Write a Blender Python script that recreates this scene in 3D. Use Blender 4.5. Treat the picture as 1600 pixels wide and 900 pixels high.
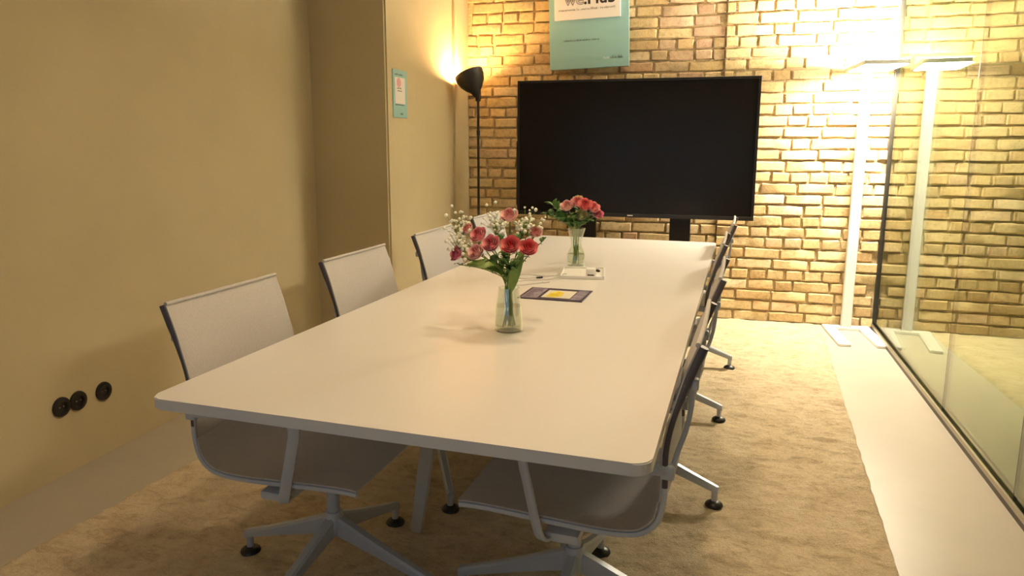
import bpy, bmesh, math, random
from mathutils import Vector, Matrix, noise
random.seed(7)
for o in list(bpy.data.objects): bpy.data.objects.remove(o)
SC = bpy.context.scene
COL = SC.collection
PI = math.pi

# ------------------------------------------------------------------ camera
F_PX, PITCH, YAW, ROLL, CAM_H = 1118.92, 0.1719, 0.2785, 0.0030, 1.33
CX, CY = 799.5, 420.9
cd = bpy.data.cameras.new('camera'); cam = bpy.data.objects.new('camera', cd); COL.objects.link(cam)
cd.sensor_fit = 'HORIZONTAL'; cd.sensor_width = 36.0; cd.lens = F_PX / 1600 * 36
cd.shift_x = (800 - CX) / 1600; cd.shift_y = (CY - 450) / 1600; cd.clip_start = 0.05
Fv = Vector((-math.sin(YAW) * math.cos(PITCH), math.cos(YAW) * math.cos(PITCH), -math.sin(PITCH)))
Rv = Vector((math.cos(YAW), math.sin(YAW), 0)); Uv = Rv.cross(Fv)
R2 = Rv * math.cos(ROLL) + Uv * math.sin(ROLL); U2 = Uv * math.cos(ROLL) - Rv * math.sin(ROLL)
m = Matrix((R2, U2, -Fv)).transposed().to_4x4(); m.translation = (0, 0, CAM_H)
cam.matrix_world = m; SC.camera = cam

# ------------------------------------------------------------------ world, daylight, exposure
w = bpy.data.worlds.new('world'); SC.world = w; w.use_nodes = True
w.node_tree.nodes['Background'].inputs[0].default_value = (0.75, 0.87, 1.0, 1)
w.node_tree.nodes['Background'].inputs[1].default_value = 0.1
def area(name, loc, rot, sx, sy, power, color):
    l = bpy.data.lights.new(name, 'AREA'); l.shape = 'RECTANGLE'; l.size = sx; l.size_y = sy; l.energy = power; l.color = color
    o = bpy.data.objects.new(name, l); COL.objects.link(o); o.location = loc; o.rotation_euler = rot; return o
WINDOW_LIGHT = area('window_daylight', (-0.9, -0.84, 1.15), (PI / 2, 0, 0), 2.4, 1.1, 6, (0.50, 0.74, 1.0))
LAMP_UP, LAMP_DOWN, LAMP_COL = 580.0, 320.0, (1.0, 0.87, 0.68)
CEIL_LAMP, CEIL_LAMP_COL = 134.0, (1.0, 0.71, 0.41)
FLOOR_LAMP_W, FLOOR_LAMP_COL = 46.0, (1.0, 0.56, 0.22)
SC.view_settings.view_transform = 'Standard'; SC.view_settings.look = 'None'
SC.view_settings.gamma = 1.0; SC.view_settings.use_curve_mapping = False
SC.view_settings.exposure = 0.0

# ------------------------------------------------------------------ room dimensions (metres)
D = 5.697            # back brick wall
G0, AG = 1.159, -0.0153   # glass wall x at y = D, and its slope
L0, AL = -2.5697, 0.0304  # left wall x at y = 4.5, and its slope
P2, PY = -2.0266, 4.2248  # pillar: right face x, near face y
CEIL = 2.95; YB = -0.9
def gx(y): return G0 + AG * (D - y)
def lx(y): return L0 + AL * (4.5 - y)

# ------------------------------------------------------------------ material helpers
def srgb(r, g, b):
    f = lambda c: (c / 255 / 12.92) if c / 255 <= 0.04045 else ((c / 255 + 0.055) / 1.055) ** 2.4
    return (f(r), f(g), f(b))
def newmat(name):
    mt = bpy.data.materials.new(name); mt.use_nodes = True
    nt = mt.node_tree; return mt, nt, nt.nodes['Principled BSDF']
def node(nt, typ, **kw):
    n = nt.nodes.new(typ)
    for k, v in kw.items():
        if k.startswith('i_'):
            key = k[2:]; n.inputs[int(key) if key.isdigit() else key].default_value = v
        else: setattr(n, k, v)
    return n
def ramp(nt, fac, stops):
    n = nt.nodes.new('ShaderNodeValToRGB'); e = n.color_ramp.elements
    e[0].position, e[0].color = stops[0][0], (*stops[0][1], 1)
    e[1].position, e[1].color = stops[-1][0], (*stops[-1][1], 1)
    for p, c in stops[1:-1]:
        x = e.new(p); x.color = (*c, 1)
    nt.links.new(fac, n.inputs[0]); return n.outputs[0]
def mat(name, col, rough=0.5, metal=0.0, var=0.0, vscale=3.0, bump=0.0, bscale=60.0, bdist=0.01, coat=0.0, spec=0.5, emit=None, estr=0.0):
    mt, nt, b = newmat(name)
    b.inputs['Base Color'].default_value = (*col, 1); b.inputs['Roughness'].default_value = rough
    b.inputs['Metallic'].default_value = metal; b.inputs['Specular IOR Level'].default_value = spec
    b.inputs['Coat Weight'].default_value = coat
    tc = node(nt, 'ShaderNodeTexCoord')
    if var > 0:
        n = node(nt, 'ShaderNodeTexNoise', i_Scale=vscale, i_Detail=6.0, i_Roughness=0.6)
        nt.links.new(tc.outputs['Object'], n.inputs['Vector'])
        c = ramp(nt, n.outputs[0], [(0.3, tuple(x * (1 - var) for x in col)), (0.7, tuple(min(1, x * (1 + var)) for x in col))])
        nt.links.new(c, b.inputs['Base Color'])
    if bump > 0:
        n = node(nt, 'ShaderNodeTexNoise', i_Scale=bscale, i_Detail=5.0)
        nt.links.new(tc.outputs['Object'], n.inputs['Vector'])
        bp = node(nt, 'ShaderNodeBump', i_Strength=bump, i_Distance=bdist)
        nt.links.new(n.outputs[0], bp.inputs['Height']); nt.links.new(bp.outputs[0], b.inputs['Normal'])
    if emit:
        b.inputs['Emission Color'].default_value = (*emit, 1); b.inputs['Emission Strength'].default_value = estr
    return mt
def glassmat(name, tint, r0=0.04, rough=0.0):
    """thin clear glass: Schlick mix of transparent and mirror, the same from either side"""
    mt, nt, b = newmat(name); nt.nodes.remove(b); out = nt.nodes['Material Output']
    lw = node(nt, 'ShaderNodeLayerWeight', i_Blend=0.5)
    p = node(nt, 'ShaderNodeMath', operation='POWER'); p.inputs[1].default_value = 5.0
    a = node(nt, 'ShaderNodeMath', operation='MULTIPLY_ADD'); a.inputs[1].default_value = 1 - r0; a.inputs[2].default_value = r0
    tr = node(nt, 'ShaderNodeBsdfTransparent'); tr.inputs[0].default_value = (*tint, 1)
    gl = node(nt, 'ShaderNodeBsdfGlossy'); gl.inputs['Roughness'].default_value = rough; gl.inputs[0].default_value = (0.96, 1.0, 0.90, 1)
    mx = node(nt, 'ShaderNodeMixShader')
    nt.links.new(lw.outputs['Facing'], p.inputs[0]); nt.links.new(p.outputs[0], a.inputs[0]); nt.links.new(a.outputs[0], mx.inputs[0])
    nt.links.new(tr.outputs[0], mx.inputs[1]); nt.links.new(gl.outputs[0], mx.inputs[2]); nt.links.new(mx.outputs[0], out.inputs[0])
    return mt
def brickmat(name, island=False, pink=False):
    mt, nt, b = newmat(name)
    if island: rnd = node(nt, 'ShaderNodeNewGeometry').outputs['Random Per Island']
    else: rnd = node(nt, 'ShaderNodeObjectInfo').outputs['Random']
    if pink: st = [(0, (0.42, 0.27, 0.17)), (0.4, (0.56, 0.40, 0.26)), (0.7, (0.62, 0.46, 0.30)), (1, (0.48, 0.36, 0.20))]
    else: st = [(0, (0.50, 0.35, 0.17)), (0.25, (0.62, 0.47, 0.24)), (0.5, (0.68, 0.54, 0.30)), (0.72, (0.60, 0.43, 0.22)), (0.9, (0.72, 0.59, 0.37)), (1, (0.54, 0.35, 0.20))]
    c1 = ramp(nt, rnd, st)
    tc = node(nt, 'ShaderNodeNewGeometry')
    n = node(nt, 'ShaderNodeTexNoise', i_Scale=34.0, i_Detail=8.0, i_Roughness=0.7)
    nt.links.new(tc.outputs['Position'], n.inputs['Vector'])
    c2 = ramp(nt, n.outputs[0], [(0.3, (0.55, 0.5, 0.45)), (0.55, (1, 1, 1)), (0.75, (1.0, 0.98, 0.92))])
    mx = node(nt, 'ShaderNodeMix', data_type='RGBA', blend_type='MULTIPLY'); mx.inputs[0].default_value = 0.75
    nt.links.new(c1, mx.inputs[6]); nt.links.new(c2, mx.inputs[7]); nt.links.new(mx.outputs[2], b.inputs['Base Color'])
    n2 = node(nt, 'ShaderNodeTexNoise', i_Scale=70.0, i_Detail=6.0)
    nt.links.new(tc.outputs['Position'], n2.inputs['Vector'])
    bp = node(nt, 'ShaderNodeBump', i_Strength=0.5, i_Distance=0.006)
    nt.links.new(n2.outputs[0], bp.inputs['Height']); nt.links.new(bp.outputs[0], b.inputs['Normal'])
    b.inputs['Roughness'].default_value = 0.85; b.inputs['Specular IOR Level'].default_value = 0.25
    return mt
def weavemat(name, col):
    mt, nt, b = newmat(name)
    tc = node(nt, 'ShaderNodeTexCoord')
    wv = node(nt, 'ShaderNodeTexWave', i_Scale=55.0, i_Distortion=1.5, i_Detail=2.0); wv.bands_direction = 'Y'
    n = node(nt, 'ShaderNodeTexNoise', i_Scale=130.0, i_Detail=3.0)
    nt.links.new(tc.outputs['Object'], wv.inputs['Vector']); nt.links.new(tc.outputs['Object'], n.inputs['Vector'])
    ad = node(nt, 'ShaderNodeMath', operation='ADD'); nt.links.new(wv.outputs['Fac'], ad.inputs[0]); nt.links.new(n.outputs[0], ad.inputs[1])
    c = ramp(nt, ad.outputs[0], [(0.3, tuple(x * 0.82 for x in col)), (1.0, tuple(min(1, x * 1.12) for x in col))])
    nt.links.new(c, b.inputs['Base Color'])
    bp = node(nt, 'ShaderNodeBump', i_Strength=0.35, i_Distance=0.002)
    nt.links.new(ad.outputs[0], bp.inputs['Height']); nt.links.new(bp.outputs[0], b.inputs['Normal'])
    b.inputs['Roughness'].default_value = 0.8
    tr = node(nt, 'ShaderNodeBsdfTransparent'); mx = node(nt, 'ShaderNodeMixShader'); mx.inputs[0].default_value = 0.2   # open weave
    nt.links.new(b.outputs[0], mx.inputs[1]); nt.links.new(tr.outputs[0], mx.inputs[2]); nt.links.new(mx.outputs[0], nt.nodes['Material Output'].inputs[0])
    return mt

M = {}
M['wall'] = mat('wall_paint', (0.52, 0.44, 0.27), 0.75, var=0.05, vscale=1.6, bump=0.12, bscale=25, bdist=0.01, spec=0.3)
M['wall_dark'] = mat('corridor_paint', (0.05, 0.05, 0.042), 0.7, var=0.1)
M['ceiling'] = mat('ceiling_paint', (0.72, 0.69, 0.62), 0.85)
M['mortar'] = mat('mortar', (0.52, 0.41, 0.24), 0.95, var=0.25, vscale=14, bump=0.8, bscale=45, bdist=0.015, spec=0.2)
M['brick'] = brickmat('yellow_brick'); M['brick_pink'] = brickmat('pinkish_brick', pink=True); M['brick_far'] = brickmat('yellow_brick_joined', island=True)
M['floor'] = mat('floor_screed', (0.40, 0.365, 0.30), 0.38, var=0.06, vscale=2.2, bump=0.04, bscale=12, spec=0.45)
M['glass'] = glassmat('partition_glass', (0.80, 0.85, 0.72), 0.20)
M['frame_dark'] = mat('dark_aluminium', (0.055, 0.05, 0.042), 0.4, 0.6)
M['frame_light'] = mat('track_aluminium', (0.42, 0.38, 0.30), 0.35, 0.9)
M['table'] = mat('white_laminate', (0.70, 0.69, 0.68), 0.33, var=0.015, vscale=2, spec=0.5)
M['table_leg'] = mat('table_leg_paint', (0.55, 0.55, 0.53), 0.45)
M['weave'] = weavemat('grey_mesh_fabric', (0.58, 0.56, 0.55))
M['chair_frame'] = mat('graphite_frame', (0.085, 0.075, 0.085), 0.5)
M['chair_light'] = mat('light_grey_polymer', (0.49, 0.52, 0.57), 0.42)
M['base'] = mat('painted_base', (0.44, 0.48, 0.55), 0.38, 0.15)
M['black'] = mat('black_plastic', (0.012, 0.011, 0.010), 0.38)
M['blackm'] = mat('black_powdercoat', (0.014, 0.012, 0.010), 0.45, 0.3)
M['screen'] = mat('tv_screen', (0.007, 0.006, 0.005), 0.22, coat=0.0, spec=0.2)
M['bezel'] = mat('tv_bezel', (0.010, 0.009, 0.009), 0.3)
M['white'] = mat('white_lacquer', (0.80, 0.80, 0.78), 0.4)
M['led_down'] = mat('led_diffuser_under', (0.9, 0.9, 0.9), 0.5, emit=LAMP_COL, estr=LAMP_DOWN)
M['led_up'] = mat('led_diffuser_top', (0.9, 0.9, 0.9), 0.5, emit=LAMP_COL, estr=LAMP_UP)
M['led_ceiling'] = mat('ceiling_lamp_diffuser', (0.9, 0.9, 0.9), 0.5, emit=CEIL_LAMP_COL, estr=CEIL_LAMP)
M['bulb'] = mat('bulb_glow', (1, 0.9, 0.7), 0.4, emit=FLOOR_LAMP_COL, estr=40.0)
M['shade_in'] = mat('shade_inside', (0.75, 0.70, 0.6), 0.4)
M['teal'] = mat('teal_print', (0.28, 0.50, 0.50), 0.55)
M['card'] = mat('white_card', (0.82, 0.78, 0.74), 0.6)
M['ink'] = mat('black_ink', (0.02, 0.02, 0.02), 0.6)
M['ink_soft'] = mat('grey_ink', (0.12, 0.10, 0.10), 0.6)
M['ink_white'] = mat('white_ink', (0.75, 0.78, 0.76), 0.6)
M['pink_print'] = mat('pink_print', (0.75, 0.35, 0.42), 0.6)
M['vase'] = glassmat('vase_glass', (0.94, 0.96, 0.93), 0.12)
M['water'] = glassmat('vase_water', (0.975, 0.985, 0.95), 0.02)
M['stem'] = mat('stem_green', (0.17, 0.26, 0.05), 0.5, var=0.25, vscale=20)
M['leaf'] = mat('leaf_green', (0.07, 0.17, 0.04), 0.45, var=0.35, vscale=14)
M['leaf2'] = mat('leaf_light_green', (0.20, 0.32, 0.06), 0.45, var=0.3, vscale=14)
M['blossom'] = mat('tiny_white_blossom', (0.90, 0.91, 0.78), 0.6)
M['mag_dark'] = mat('magazine_print_dark', (0.045, 0.035, 0.065), 0.35, var=0.5, vscale=40)
M['mag_lilac'] = mat('magazine_print_lilac', (0.25, 0.22, 0.30), 0.35, var=0.4, vscale=30)
M['mag_white'] = mat('magazine_print_pale', (0.75, 0.72, 0.62), 0.35)
M['mag_yellow'] = mat('magazine_print_yellow', (0.75, 0.62, 0.05), 0.35, var=0.25, vscale=30)
M['cable'] = mat('white_cable', (0.70, 0.68, 0.64), 0.5)
M['dark_cable'] = mat('black_cable', (0.02, 0.02, 0.02), 0.5)

# ------------------------------------------------------------------ geometry helpers
def link(name, me, mt=None, parent=None, loc=None, rot=None):
    o = bpy.data.objects.new(name, me); COL.objects.link(o)
    if mt is not None and me is not None and not me.materials: me.materials.append(mt)
    if parent: o.parent = parent
    if loc is not None: o.location = loc
    if rot is not None: o.rotation_euler = rot
    return o
def bm2me(name, bm, smooth=False, normals=True):
    if normals: bmesh.ops.recalc_face_normals(bm, faces=bm.faces)
    me = bpy.data.meshes.new(name); bm.to_mesh(me); bm.free()
    if smooth:
        for p in me.polygons: p.use_smooth = True
        try: me.set_sharp_from_angle(angle=math.radians(42))
        except Exception: pass
    return me
def obj(name, bm, mt, parent=None, smooth=False, loc=None, rot=None):
    return link(name, bm2me(name, bm, smooth), mt, parent, loc, rot)
def tag(o, label, cat, group=None):
    o['label'] = label; o['category'] = cat
    if group: o['group'] = group
    return o
def struct(o, label=None):
    o['kind'] = 'structure'
    if label: o['label'] = label
    return o
def thing(name, label, cat, loc=(0, 0, 0), rz=0, group=None):
    o = bpy.data.objects.new(name, None); COL.objects.link(o); o.location = loc; o.rotation_euler = (0, 0, rz); o.empty_display_size = 0.1
    return tag(o, label, cat, group)
def box(bm, x0, x1, y0, y1, z0, z1, bev=0.0, seg=2):
    r = bmesh.ops.create_cube(bm, size=1.0); vs = r['verts']
    for v in vs: v.co = Vector(((x0 + x1) / 2 + v.co.x * (x1 - x0), (y0 + y1) / 2 + v.co.y * (y1 - y0), (z0 + z1) / 2 + v.co.z * (z1 - z0)))
    if bev > 0:
        es = list({e for v in vs for e in v.link_edges})
        bmesh.ops.bevel(bm, geom=es, offset=bev, segments=seg, affect='EDGES', profile=0.5)
    return bm
def B(*a, **k): return box(bmesh.new(), *a, **k)
def prism(bm, pts, z0, z1):
    lo = [bm.verts.new((x, y, z0)) for x, y in pts]; hi = [bm.verts.new((x, y, z1)) for x, y in pts]
    bm.faces.new(lo[::-1]); bm.faces.new(hi); n = len(pts)
    for i in range(n): bm.faces.new((lo[i], lo[(i + 1) % n], hi[(i + 1) % n], hi[i]))
    return bm
def smooth_path(pts, n=6):
    P = [Vector(p) for p in pts]; out = []
    for i in range(len(P) - 1):
        p0 = P[max(i - 1, 0)]; p1 = P[i]; p2 = P[i + 1]; p3 = P[min(i + 2, len(P) - 1)]
        for k in range(n):
            t = k / n
            out.append(0.5 * ((2 * p1) + (p2 - p0) * t + (2 * p0 - 5 * p1 + 4 * p2 - p3) * t * t + (3 * p1 - p0 - 3 * p2 + p3) * t ** 3))
    out.append(P[-1]); return out
def sweep(bm, pts, sec, up=Vector((0, 0, 1)), scale=None, cap=True):
    """sweep a 2-D section (a,b) along pts: a along side vector, b along the frame's normal"""
    pts = [Vector(p) for p in pts]; rings = []; n = len(pts); prev = None
    for i, p in enumerate(pts):
        t = (pts[min(i + 1, n - 1)] - pts[max(i - 1, 0)]).normalized()
        if prev is None:
            s = t.cross(up)
            if s.length < 1e-4: s = t.cross(Vector((1, 0, 0)))
            s.normalize()
        else:
            s = (prev - t * prev.dot(t)).normalized()
        prev = s; nn = s.cross(t); k = scale[i] if scale else 1.0
        rings.append([bm.verts.new(p + s * a * k + nn * b * k) for a, b in sec])
    m_ = len(sec)
    for i in range(n - 1):
        for j in range(m_): bm.faces.new((rings[i][j], rings[i][(j + 1) % m_], rings[i + 1][(j + 1) % m_], rings[i + 1][j]))
    if cap: bm.faces.new(rings[0][::-1]); bm.faces.new(rings[-1])
    return bm
def circ(r, n=10): return [(r * math.cos(2 * PI * i / n), r * math.sin(2 * PI * i / n)) for i in range(n)]
def rrect(a, b, r, k=3):
    o = []
    for cx, cy, s in ((a / 2 - r, b / 2 - r, 0), (-a / 2 + r, b / 2 - r, 1), (-a / 2 + r, -b / 2 + r, 2), (a / 2 - r, -b / 2 + r, 3)):
        for i in range(k + 1):
            t = (s + i / k) * PI / 2; o.append((cx + r * math.cos(t), cy + r * math.sin(t)))
    return o
def tube(pts, r, n=8, scale=None): return sweep(bmesh.new(), pts, circ(r, n), scale=scale)
def lathe(prof, n=24, closed=False):
    bm = bmesh.new(); rings = []
    for r, z in prof:
        if r < 1e-6: rings.append([bm.verts.new((0, 0, z))])
        else: rings.append([bm.verts.new((r * math.cos(2 * PI * i / n), r * math.sin(2 * PI * i / n), z)) for i in range(n)])
    for a, b in zip(rings, rings[1:]):
        for i in range(n):
            j = (i + 1) % n
            if len(a) == 1 and len(b) == 1: continue
            if len(a) == 1: bm.faces.new((a[0], b[i], b[j]))
            elif len(b) == 1: bm.faces.new((a[i], b[0], a[j]))
            else: bm.faces.new((a[i], b[i], b[j], a[j]))
    return bm
def copy_tree(o, parent=None):
    c = o.copy(); COL.objects.link(c); c.parent = parent
    for ch in list(o.children): copy_tree(ch, c)
    return c

# ------------------------------------------------------------------ the room shell
fl = bmesh.new(); prism(fl, [(-2.9, YB), (3.4, YB), (3.4, D + 0.2), (-2.9, D + 0.2)], -0.1, 0.0)
struct(obj('floor', fl, M['floor']), 'pale beige screed floor')
ce = bmesh.new(); prism(ce, [(-2.9, YB), (3.4, YB), (3.4, D + 0.2), (-2.9, D + 0.2)], CEIL, CEIL + 0.1)
struct(obj('ceiling', ce, M['ceiling']), 'plain pale ceiling')
wl = bmesh.new(); prism(wl, [(lx(YB), YB), (lx(PY), PY), (lx(PY) - 0.25, PY), (lx(YB) - 0.25, YB)], 0, CEIL)
struct(obj('wall_left', wl, M['wall']), 'taupe painted wall with round sockets')
pl = bmesh.new(); prism(pl, [(P2, PY), (P2, D + 0.12), (P2 - 0.9, D + 0.12), (P2 - 0.9, PY)], 0, CEIL)
pb = [e for e in pl.edges if abs(e.verts[0].co.x - P2) < 1e-4 and abs(e.verts[1].co.x - P2) < 1e-4 and abs(e.verts[0].co.y - PY) < 1e-4 and abs(e.verts[1].co.y - PY) < 1e-4]
bmesh.ops.bevel(pl, geom=pb, offset=0.012, segments=3, affect='EDGES')
struct(obj('wall_pillar', pl, M['wall']), 'projecting taupe wall section between the left wall and the brick wall')
struct(obj('trim_1', B(P2, P2 + 0.022, D - 0.30, D + 0.02, 0, CEIL, 0.003), M['wall']), 'narrow taupe strip in the corner against the brick wall')
wf = bmesh.new()
for a in ((-2.9, -2.2, 0, CEIL), (0.4, 3.4, 0, CEIL), (-2.2, 0.4, 0, 0.55), (-2.2, 0.4, 1.75, CEIL)): box(wf, a[0], a[1], YB, YB + 0.15, a[2], a[3])
struct(obj('wall_front', wf, M['wall']), 'wall with a wide window behind the viewer')
wn = bmesh.new()
for x in (-2.2, -0.92, 0.34): box(wn, x, x + 0.06, YB + 0.05, YB + 0.11, 0.55, 1.75)
for z in (0.55, 1.69): box(wn, -2.2, 0.4, YB + 0.05, YB + 0.11, z, z + 0.06)
struct(obj('window_1', wn, M['white']), 'white window frame behind the viewer')
struct(obj('wall_corridor', B(3.3, 3.4, YB, D + 0.2, 0, CEIL), M['wall_dark']), 'dark corridor wall beyond the glass')
struct(obj('wall_corridor_end', B(gx(D) + 0.06, 3.4, D, D + 0.2, 0, CEIL), M['wall_dark']), 'dark end wall of the corridor beyond the glass')

# ------------------------------------------------------------------ brick wall
XE = 0.005           # right of this line the wall stands a little proud
wall_back = struct(obj('wall_back', B(-2.1, gx(D) + 0.06, D + 0.019, D + 0.2, 0, CEIL), M['mortar']), 'yellow brick back wall with recessed mortar joints')
obj('mortar_bed', B(XE, gx(D) + 0.05, D + 0.002, D + 0.03, 0, CEIL), M['mortar'], wall_back)
def brick_mesh(Lb, Hb, seed):
    rn = random.Random(seed); bm = bmesh.new(); nx = 6 if Lb > 0.18 else 4; nz = 4; g = []
    for k in range(nz):
        row = []
        for i in range(nx):
            u = i / (nx - 1); v = k / (nz - 1); ex = i in (0, nx - 1); ez = k in (0, nz - 1)
            ins = 0.0065
            x = -Lb / 2 if i == 0 else Lb / 2 if i == nx - 1 else (-Lb / 2 + ins if i == 1 else Lb / 2 - ins if i == nx - 2 else (u - 0.5) * Lb)
            z = -Hb / 2 if k == 0 else Hb / 2 if k == nz - 1 else (-Hb / 2 + ins if k == 1 else Hb / 2 - ins)
            y = 0.0065 if (ex or ez) else rn.uniform(-0.0025, 0.0025)
            if ex and ez: y = 0.009; x *= 0.985; z *= 0.93
            if ex: x += rn.uniform(-0.006, 0.004) * (1 if i else -1)
            if ez: z += rn.uniform(-0.0045, 0.0035)
            if rn.random() < 0.10: y += rn.uniform(0.003, 0.010)
            row.append(bm.verts.new((x, y, z)))
        g.append(row)
    for k in range(nz - 1):
        for i in range(nx - 1): bm.faces.new((g[k][i], g[k][i + 1], g[k + 1][i + 1], g[k + 1][i]))
    ring = [g[0][i] for i in range(nx)] + [g[k][nx - 1] for k in range(1, nz)] + [g[nz - 1][i] for i in range(nx - 2, -1, -1)] + [g[k][0] for k in range(nz - 2, 0, -1)]
    back = [bm.verts.new((v.co.x, 0.034, v.co.z)) for v in ring]; n = len(ring)
    for i in range(n): bm.faces.new((ring[i], back[i], back[(i + 1) % n], ring[(i + 1) % n]))
    bmesh.ops.recalc_face_normals(bm, faces=bm.faces)
    # make sure the front looks at -y
    me = bpy.data.meshes.new('brick'); 
    f = max(bm.faces, key=lambda f: -f.calc_center_median().y)
    if f.normal.y > 0: bmesh.ops.reverse_faces(bm, faces=bm.faces)
    bm.to_mesh(me); bm.free()
    for p in me.polygons: p.use_smooth = True
    me.set_sharp_from_angle(angle=math.radians(33))
    return me
CH = 0.0815; JT = 0.0135
LENS = (0.245, 0.118, 0.18)
VAR = {l: [brick_mesh(l, CH - JT, 100 * i + int(l * 1000)) for i in range(7)] for l in LENS}
VARP = {l: [x.copy() for x in VAR[l]] for l in LENS}
for l in LENS:
    for x in VAR[l]: x.materials.append(M['brick'])
    for x in VARP[l]: x.materials.append(M['brick_pink'])
rb = random.Random(3); layout = []
x_hi = gx(D) - 0.006
for k in range(int(CEIL / CH)):
    z = CH * (k + 0.5); kind = k % 3
    for lo, hi in ((P2 + 0.005, XE - 0.004), (XE + 0.002, x_hi)):
        x = lo - rb.uniform(0, 0.10)
        while x < hi - 0.02:
            q = rb.random()
            l = 0.118 if (kind == 1 and q < 0.72) or q < 0.22 else 0.245 if q < 0.93 else 0.18
            if x + l > hi:
                rest = hi - x
                if rest < 0.06: break
                l = min(LENS, key=lambda t: abs(t - rest)); sx = rest / l
            else: sx = 1.0
            x0 = x
            if x0 < lo:
                cut = lo - x0; sx = (l - cut) / l; x0 = lo
                if l * sx < 0.05: x += l + JT; continue
            layout.append((x0 + l * sx / 2, z, l, sx)); x += l + JT
def shows(x, z):
    if z > 2.5: return False
    if -1.62 < x < 0.20 and 0.84 < z < 1.76: return False       # behind the television
    if -1.27 < x < -0.72 and z > 1.95: return False              # behind the poster
    if x < -0.2 and z < 0.55: return False                       # below the table
    return True
layout.sort(key=lambda b: (not shows(b[0], b[1]), -(b[0] + 2.2) - 0.0 * b[1]))
joined = bmesh.new(); placed = 0
for x, z, l, sx in layout:
    pink = -0.52 < x < XE and z > 1.7 and rb.random() < 0.75
    y = D - (0.018 if x > XE else 0.0) + rb.uniform(-0.006, 0.005)
    rot = Matrix.Rotation(rb.uniform(-0.018, 0.018), 4, 'Y')
    mw = Matrix.Translation((x, y, z + rb.uniform(-0.002, 0.002))) @ rot @ Matrix.Diagonal((sx, 1, rb.uniform(0.95, 1.03), 1))
    me = rb.choice((VARP if pink else VAR)[l])
    if placed < 300 and shows(x, z):
        o = bpy.data.objects.new('brick', me); COL.objects.link(o); o.parent = wall_back; o.matrix_local = mw; placed += 1
    else:
        t = me.copy(); t.transform(mw); n0 = len(joined.verts); joined.from_mesh(t); bpy.data.meshes.remove(t)
for f in joined.faces: f.smooth = True
me = bpy.data.meshes.new('brickwork'); joined.to_mesh(me); joined.free(); me.materials.append(M['brick_far'])
bw = link('brickwork', me, None, wall_back); bw['kind'] = 'stuff'

# ------------------------------------------------------------------ glass partition
wall_glass = obj('wall_right', prism(bmesh.new(), [(gx(YB) - 0.022, YB), (gx(YB) + 0.03, YB), (gx(D) + 0.03, D - 0.012), (gx(D) - 0.022, D - 0.012)], 0.0, 0.022), M['frame_dark'])
struct(wall_glass, 'glass partition wall in a slim dark metal track')
for s in (-0.022, 0.022):
    obj('track_rail', prism(bmesh.new(), [(gx(YB) + s, YB), (gx(YB) + s + 0.010, YB), (gx(D) + s + 0.010, D - 0.014), (gx(D) + s, D - 0.014)], 0.022, 0.042), M['frame_light'], wall_glass)
obj('wall_channel', B(gx(D) - 0.016, gx(D) + 0.026, D - 0.045, D - 0.012, 0.02, CEIL, 0.002), M['frame_dark'], wall_glass)
obj('top_track', prism(bmesh.new(), [(gx(YB) - 0.022, YB), (gx(YB) + 0.03, YB), (gx(D) + 0.03, D - 0.012), (gx(D) - 0.022, D - 0.012)], CEIL - 0.04, CEIL), M['frame_dark'], wall_glass)
J = [D - 0.03, 3.86, 2.90, 1.94, 0.98, 0.02, YB + 0.16]
for a, b in zip(J, J[1:]):
    a2, b2 = a - 0.003, b + 0.003
    obj('pane', prism(bmesh.new(), [(gx(a2) - 0.001, a2), (gx(b2) - 0.001, b2), (gx(b2) + 0.011, b2), (gx(a2) + 0.011, a2)], 0.024, CEIL - 0.02), M['glass'], wall_glass)
for j in J[1:-1]:
    obj('glass_joint', B(gx(j) - 0.001, gx(j) + 0.011, j - 0.0028, j + 0.0028, 0.03, CEIL - 0.03), M['frame_dark'], wall_glass)

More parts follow.
